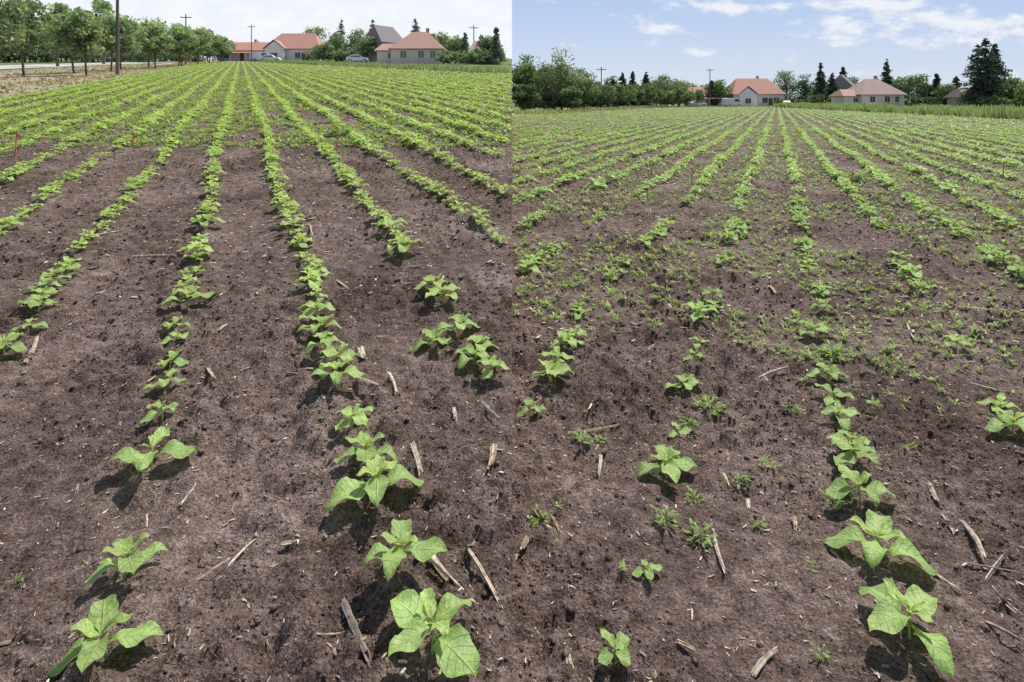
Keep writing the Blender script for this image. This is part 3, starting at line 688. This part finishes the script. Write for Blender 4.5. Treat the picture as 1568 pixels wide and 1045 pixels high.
def house(name, X, Y, side, w, d, wh, rh, hip, wall, roof, wins=(), door=None, yaw=0, cross=None, chim=True, lean=False):
    e = empty(name, X, Y, side, yaw, -.1 if side > 0 else -.3)
    box(e, 'walls', -w/2, w/2, 0, d, 0, wh-.17, wall)
    box(e, 'plinth', -w/2-.03, w/2+.03, -.03, d+.03, 0, .4, M_wallG)
    hroof(e, 'roof', -w/2, w/2, 0, d, wh, rh, hip, roof, wall)
    for (x, z, ww, h) in wins: window(e, x, z, ww, h, 0)
    if door is not None: box(e, 'door', door-.5, door+.5, -.05, -.003, .402, 2.3, M_door)
    if cross:
        cx, cw, cr, co = cross; y0 = -1.6
        box(e, 'front_wing', cx-cw/2, cx+cw/2, y0, -.035, 0, wh-.1, wall)
        V = [(cx-cw/2-.35,y0-.35,wh-.08),(cx+cw/2+.35,y0-.35,wh-.08),(cx,y0-.35,wh+cr),(cx-cw/2-.35,d/2,wh-.08),(cx+cw/2+.35,d/2,wh-.08),(cx,d/2,wh+cr)]
        part(e, 'front_wing_roof', V, [(0,2,5,3),(1,4,5,2)], co)
        part(e, 'front_gable', [(cx-cw/2,y0-.01,wh-.1),(cx+cw/2,y0-.01,wh-.1),(cx,y0-.01,wh+cr-.35)], [(0,1,2)], wall)
        window(e, cx, 1.0, 1.4, 1.2, y0)
    if chim:
        box(e, 'chimney', w*.12, w*.12+.5, d*.55, d*.55+.5, wh+rh*.5, wh+rh+.6, M_roofR); box(e, 'chimney_cap', w*.12-.06, w*.12+.56, d*.55-.06, d*.55+.56, wh+rh+.602, wh+rh+.7, M_wallG)
    if lean:
        part(e, 'porch_roof', [(-w/2,-2.4,wh-.7),(w/2,-2.4,wh-.7),(w/2,-.04,wh-.25),(-w/2,-.04,wh-.25),(-w/2,-2.4,wh-.8),(w/2,-2.4,wh-.8),(w/2,-.04,wh-.35),(-w/2,-.04,wh-.35)], [(0,1,2,3),(7,6,5,4),(0,4,5,1),(1,5,6,2),(3,7,4,0)], roof)
        for k in range(4): xx = -w/2+.15+k*(w-.3)/3; box(e, 'porch_post', xx-.07, xx+.07, -2.3, -2.16, 0, wh-.8, M_frame)
    return e
for side, k in ((-1, 0), (1, 1)):
    if side < 0:
        L = dict(a=(-64.3,140), b=(-51.8,138), c=(-16.3,100), d=(-4.4,98), e=(-24.6,122), f=(-21.0,101.5))
    else:
        L = dict(a=(51.4,150), b=(62.2,148), c=(75.8,120), d=(98.0,122), e=(84.5,144), f=(71,121.5))
    house('white_bungalow', *L['a'], side, 11.2, 6.5, 2.9, 2.3, 0, M_wallW, M_roofO, [(-3.5,1.1,1.4,1.2),(3.6,1.1,1.3,1.2)], 0, lean=True)
    house('red_roof_house', *L['b'], side, 12.6, 9, 3.3, 4.1, .55, M_wallW, M_roofO, [(1.5,1.1,1.3,1.3),(4.3,1.1,1.3,1.3)], 2.9, cross=(-3.4, 4.4, 2.0, M_roofR))
    house('hipped_roof_house', *L['c'], side, 8.6, 8, 2.9, 3.3, .78, M_wallB, M_roofR if side < 0 else M_roofP, [(-2.2,1.3,1.0,1.2),(.8,1.3,1.0,1.2),(2.8,1.3,.8,1.2)], None)
    house('garden_annex', *L['f'], side, 4.6, 5, 2.6, 1.4, .3, M_wallB, M_roofR, [(0,1.2,.9,1.0)], None, chim=False)
    house('small_cottage', *L['d'], side, 5.0 if side < 0 else 8.0, 5, 2.4, 2.0, .3, M_wallG, M_roofP, [(-1,1.0,.9,.9)], 1.0)
    house('steep_roof_barn', *L['e'], side, 6.0, 6.4, 4.3, 3.8, .25, M_wallG, M_roofG, [(0,1.5,1.0,1.0)], None, chim=False, yaw=.9)

# ------------------------------------------------------------------ poles and wires
def pole(X, Y, side, h, arm=True, r=.11):
    e = empty('utility_pole', X, Y, side)
    v, f = tube((0, 0, -.3), (0, 0, h), r, r*.7, 10, 3); make_mesh('pole_shaft', v, f, M_wood, None, True).parent = e
    if arm:
        box(e, 'cross_arm', -.8, .8, -.05, .05, h-.55, h-.43, M_wood)
        for x in (-.7, 0, .7):
            v, f = tube((x, 0, h-.428), (x, 0, h-.25), .035, .025, 6, 1); make_mesh('insulator', v, f, M_frame).parent = e
    return np.array([X, Y, float(base_z(X, Y, side))+h-.25])
pL = [pole(-29.2, 43.5, -1, 8.6, True, .13), pole(-.555*88, 88, -1, 7.6), pole(-.4433*125, 125, -1, 8.0), pole(-.065*104, 104, -1, 6.8), pole(-.55*120*1.03, 124, -1, 6.2, False)]
pR = [pole(.152*100, 100, 1, 7.3), pole(.3367*135, 135, 1, 9.0), pole(.706*125, 125, 1, 7.2), pole(.20*130, 130, 1, 6, False)]
M_wire = simple_mat('wire', (.2, .2, .2), .6, .1, 1)
def wire(a, b, name='power_line'):
    acc = Acc()
    for dx in (-.7, .7):
        prev = None
        for i in range(13):
            t = i/12; p = a+(b-a)*t+np.array([dx, 0, -1.0*4*t*(1-t)])
            if prev is not None: v, f = tube(prev, p, .008, .008, 3); acc.add(v, f, (1, 1, 1))
            prev = p
    acc.build(name, M_wire)
wire(pR[1], pR[2])

# ------------------------------------------------------------------ cars
def carpaint(n, c):
    return simple_mat(n, c, .3, .05, 1, spec=.6)
M_tyre = simple_mat('tyre', (.02, .02, .02), .9, .2, 5)
def car(name, X, Y, side, paint, yaw, van=False):
    e = empty(name, X, Y, side, yaw, .06)
    if van: prof = [(-2.3,.35),(-2.35,1.0),(-2.25,1.9),(-2.0,2.05),(1.0,2.05),(1.25,1.95),(1.85,1.2),(2.35,1.0),(2.45,.6),(2.4,.35)]; glass = [(.1,1.25),(.1,1.85),(1.1,1.85),(1.6,1.25)]
    else: prof = [(-2.05,.32),(-2.12,.75),(-2.0,.98),(-1.6,1.05),(-1.1,1.42),(-.6,1.5),(.3,1.47),(.95,1.02),(1.8,.88),(2.08,.7),(2.1,.32)]; glass = [(-1.35,1.03),(-.95,1.38),(.25,1.38),(.75,1.03)]
    n = len(prof); hw = .85; V = []
    for s, k in ((-1, 1), (-1, 0), (1, 0), (1, 1)):
        for (x, z) in prof:
            inset = (.14 if z > 1.1 and not van else .04 if z > 1.1 else 0)
            if k: V.append((x*.97, s*(hw-inset-.0), z-.03 if z > .5 else z))
            else: V.append((x, s*(hw-inset-.09), z))
    F = []
    for b in range(3):
        for i in range(n-1): F.append((b*n+i, b*n+i+1, (b+1)*n+i+1, (b+1)*n+i))
    F.append(tuple(range(n-1, -1, -1))); F.append(tuple(range(3*n, 4*n))); F.append((0, n, 2*n, 3*n)); F.append((n-1, 4*n-1, 3*n-1, 2*n-1))
    part(e, 'body', V, F, paint)
    for s in (-1, 1):
        part(e, 'side_window', [(x, s*(hw+.004-(.13 if z > 1.1 and not van else (.03 if z>1.1 else -.004))), z) for x, z in glass], [(0, 1, 2, 3)], M_glass)
        for wx in (-1.3, 1.3):
            v, f = tube((wx, s*.62, .32), (wx, s*.89, .32), .32, .32, 14, 1); w = make_mesh('wheel', v, f, M_tyre); w.parent = e
            V2 = [(wx+.31*math.cos(a), s*.885, .32+.31*math.sin(a)) for a in np.linspace(0, 6.283, 14, endpoint=False)]; part(e, 'wheel_disc', V2, [tuple(range(14))], M_tyre)
            V2 = [(wx+.18*math.cos(a), s*.895, .32+.18*math.sin(a)) for a in np.linspace(0, 6.283, 10, endpoint=False)]; part(e, 'hub_cap', V2, [tuple(range(10))], M_frame)
PW = carpaint('white_paint', (.75, .75, .75)); PS = carpaint('silver_paint', (.5, .52, .55)); PD = carpaint('dark_paint', (.06, .07, .09))
car('parked_car', -50.5, 123, -1, PW, .1); car('parked_car', -29.5, 112, -1, PS, .25); car('parked_van', -55.5, 130, -1, PW, .4, True)
car('parked_van', 51.5, 137.5, 1, PW, .3, True); car('parked_car', 63.5, 136, 1, PS, 1.2); car('parked_car', 72.0, 135, 1, PD, .2); car('parked_car', 44.0, 139.5, 1, PW, .2)

# ------------------------------------------------------------------ marker stakes
M_or = simple_mat('orange_plastic', (.60, .24, .12), .5, .2, 8)
for X, Y, sd, h in ((-7.1,8.4,-1,.34),(-5.75,8.9,-1,.28),(-2.6,8.7,-1,.25),(-5.0,14,-1,.3),(.12,10.6,1,.25),(.55,10.9,1,.25),(3.05,10.0,1,.28),(5.6,9.7,1,.3),(9.1,10.9,1,.28),(2.75,11.6,1,.24)):
    a = Acc(); z = float(gz(X, Y, sd))
    v, f = tube((X, Y, z-.05), (X+.02, Y, z+h), .011, .009, 6, 2); a.add(v, f, (1, 1, 1))
    v, f = tube((X+.02, Y, z+h), (X+.02, Y, z+h+.03), .015, .012, 6, 1); a.add(v, f, (1, 1, 1))
    a.add([(X+.02, Y, z+h*.95), (X+.06, Y+.01, z+h*.92), (X+.06, Y+.015, z+h*.78), (X+.02, Y, z+h*.8)], [[0, 1, 2, 3]], (1, 1, 1))
    a.build('marker_stake', M_or)

# ------------------------------------------------------------------ sky / world / sun
AZ, EL = math.radians(40), math.radians(60)
w = bpy.data.worlds.new('World'); scene.world = w; w.use_nodes = True
nt = w.node_tree; nt.nodes.clear()
out = N(nt, 'ShaderNodeOutputWorld'); bg = N(nt, 'ShaderNodeBackground'); bg.inputs[1].default_value = .125
sky = N(nt, 'ShaderNodeTexSky'); sky.sky_type = 'NISHITA'; sky.sun_disc = False; sky.sun_elevation = EL; sky.sun_rotation = AZ
sky.air_density = 1.0; sky.dust_density = 1.5; sky.ozone_density = 1.0
tc = N(nt, 'ShaderNodeTexCoord'); sx = N(nt, 'ShaderNodeSeparateXYZ'); nt.links.new(tc.outputs['Generated'], sx.inputs[0])
yc = mathn(nt, 'MAXIMUM', mathn(nt, 'ABSOLUTE', sx.outputs[1]), .15)
u = mathn(nt, 'DIVIDE', sx.outputs[0], yc); v = mathn(nt, 'DIVIDE', sx.outputs[2], yc)
cv = N(nt, 'ShaderNodeCombineXYZ'); nt.links.new(u, cv.inputs[0]); nt.links.new(mathn(nt, 'MULTIPLY', v, 2.2), cv.inputs[1])
n1 = noise(nt, cv.outputs[0], 15, 8, .62)
blobs = None
for (bu, bv, ru, rv, am) in ((.565,.133,.060,.015,.24),(.70,.138,.06,.018,.26),(.84,.128,.06,.018,.28),(.262,.122,.035,.012,.22),(.58,.165,.20,.010,.20),(.33,.083,.05,.010,.12),(.355,.155,.09,.010,.14),(.75,.098,.14,.014,.13),(.50,.11,.08,.008,.12)):
    du = mathn(nt, 'DIVIDE', mathn(nt, 'SUBTRACT', u, bu), ru); dv = mathn(nt, 'DIVIDE', mathn(nt, 'SUBTRACT', v, bv), rv)
    r2 = mathn(nt, 'ADD', mathn(nt, 'MULTIPLY', du, du), mathn(nt, 'MULTIPLY', dv, dv))
    g = mathn(nt, 'MULTIPLY', mathn(nt, 'DIVIDE', 1.0, mathn(nt, 'ADD', 1.0, mathn(nt, 'MULTIPLY', r2, r2))), am)
    blobs = g if blobs is None else mathn(nt, 'ADD', blobs, g)
cl = smooth(nt, mathn(nt, 'ADD', n1, blobs), .57, .82)
K = .11/.125
sc3 = lambda *c: tuple(x*K for x in c)
hz = mixc(nt, smooth(nt, v, -.02, .19), sc3(6.4, 7.1, 8.2), sc3(4.2, 5.4, 7.8))
skyc = mixc(nt, mathn(nt, 'MULTIPLY', mathn(nt, 'SUBTRACT', 1.0, smooth(nt, v, .2, .7)), .9), sky.outputs[0], hz)
skyR = mixc(nt, mathn(nt, 'MULTIPLY', cl, .88), skyc, sc3(8.3, 8.4, 8.7))
hl = mixc(nt, smooth(nt, n1, .35, .65), sc3(8.0, 8.4, 9.1), sc3(8.8, 8.9, 9.2))
skyL = mixc(nt, mathn(nt, 'MULTIPLY', mathn(nt, 'SUBTRACT', 1.0, smooth(nt, v, .2, .7)), .95), sky.outputs[0], hl)
sd = smooth(nt, sx.outputs[0], -.0008, .0008)
nt.links.new(mixc(nt, sd, skyL, skyR), bg.inputs[0]); nt.links.new(bg.outputs[0], out.inputs[0])

sun = bpy.data.lights.new('sun', 'SUN'); sun.energy = 5.0; sun.angle = math.radians(.53); sun.color = (1, .96, .9)
so = bpy.data.objects.new('sun', sun); scene.collection.objects.link(so)
dv = Vector((math.cos(EL)*math.sin(AZ), math.cos(EL)*math.cos(AZ), math.sin(EL)))
so.rotation_euler = dv.to_track_quat('Z', 'Y').to_euler(); so.location = (0, 0, 50)

cam = bpy.data.cameras.new('camera'); cam.sensor_width = 36; cam.lens = 36*900/1568; cam.shift_y = -367.5/1568
cam.clip_start = .05; cam.clip_end = 6000
co = bpy.data.objects.new('camera', cam); scene.collection.objects.link(co); co.location = (0, 0, H); co.rotation_euler = (math.radians(90), 0, 0)
scene.camera = co
scene.view_settings.view_transform = 'Standard'; scene.view_settings.look = 'None'; scene.view_settings.exposure = 0
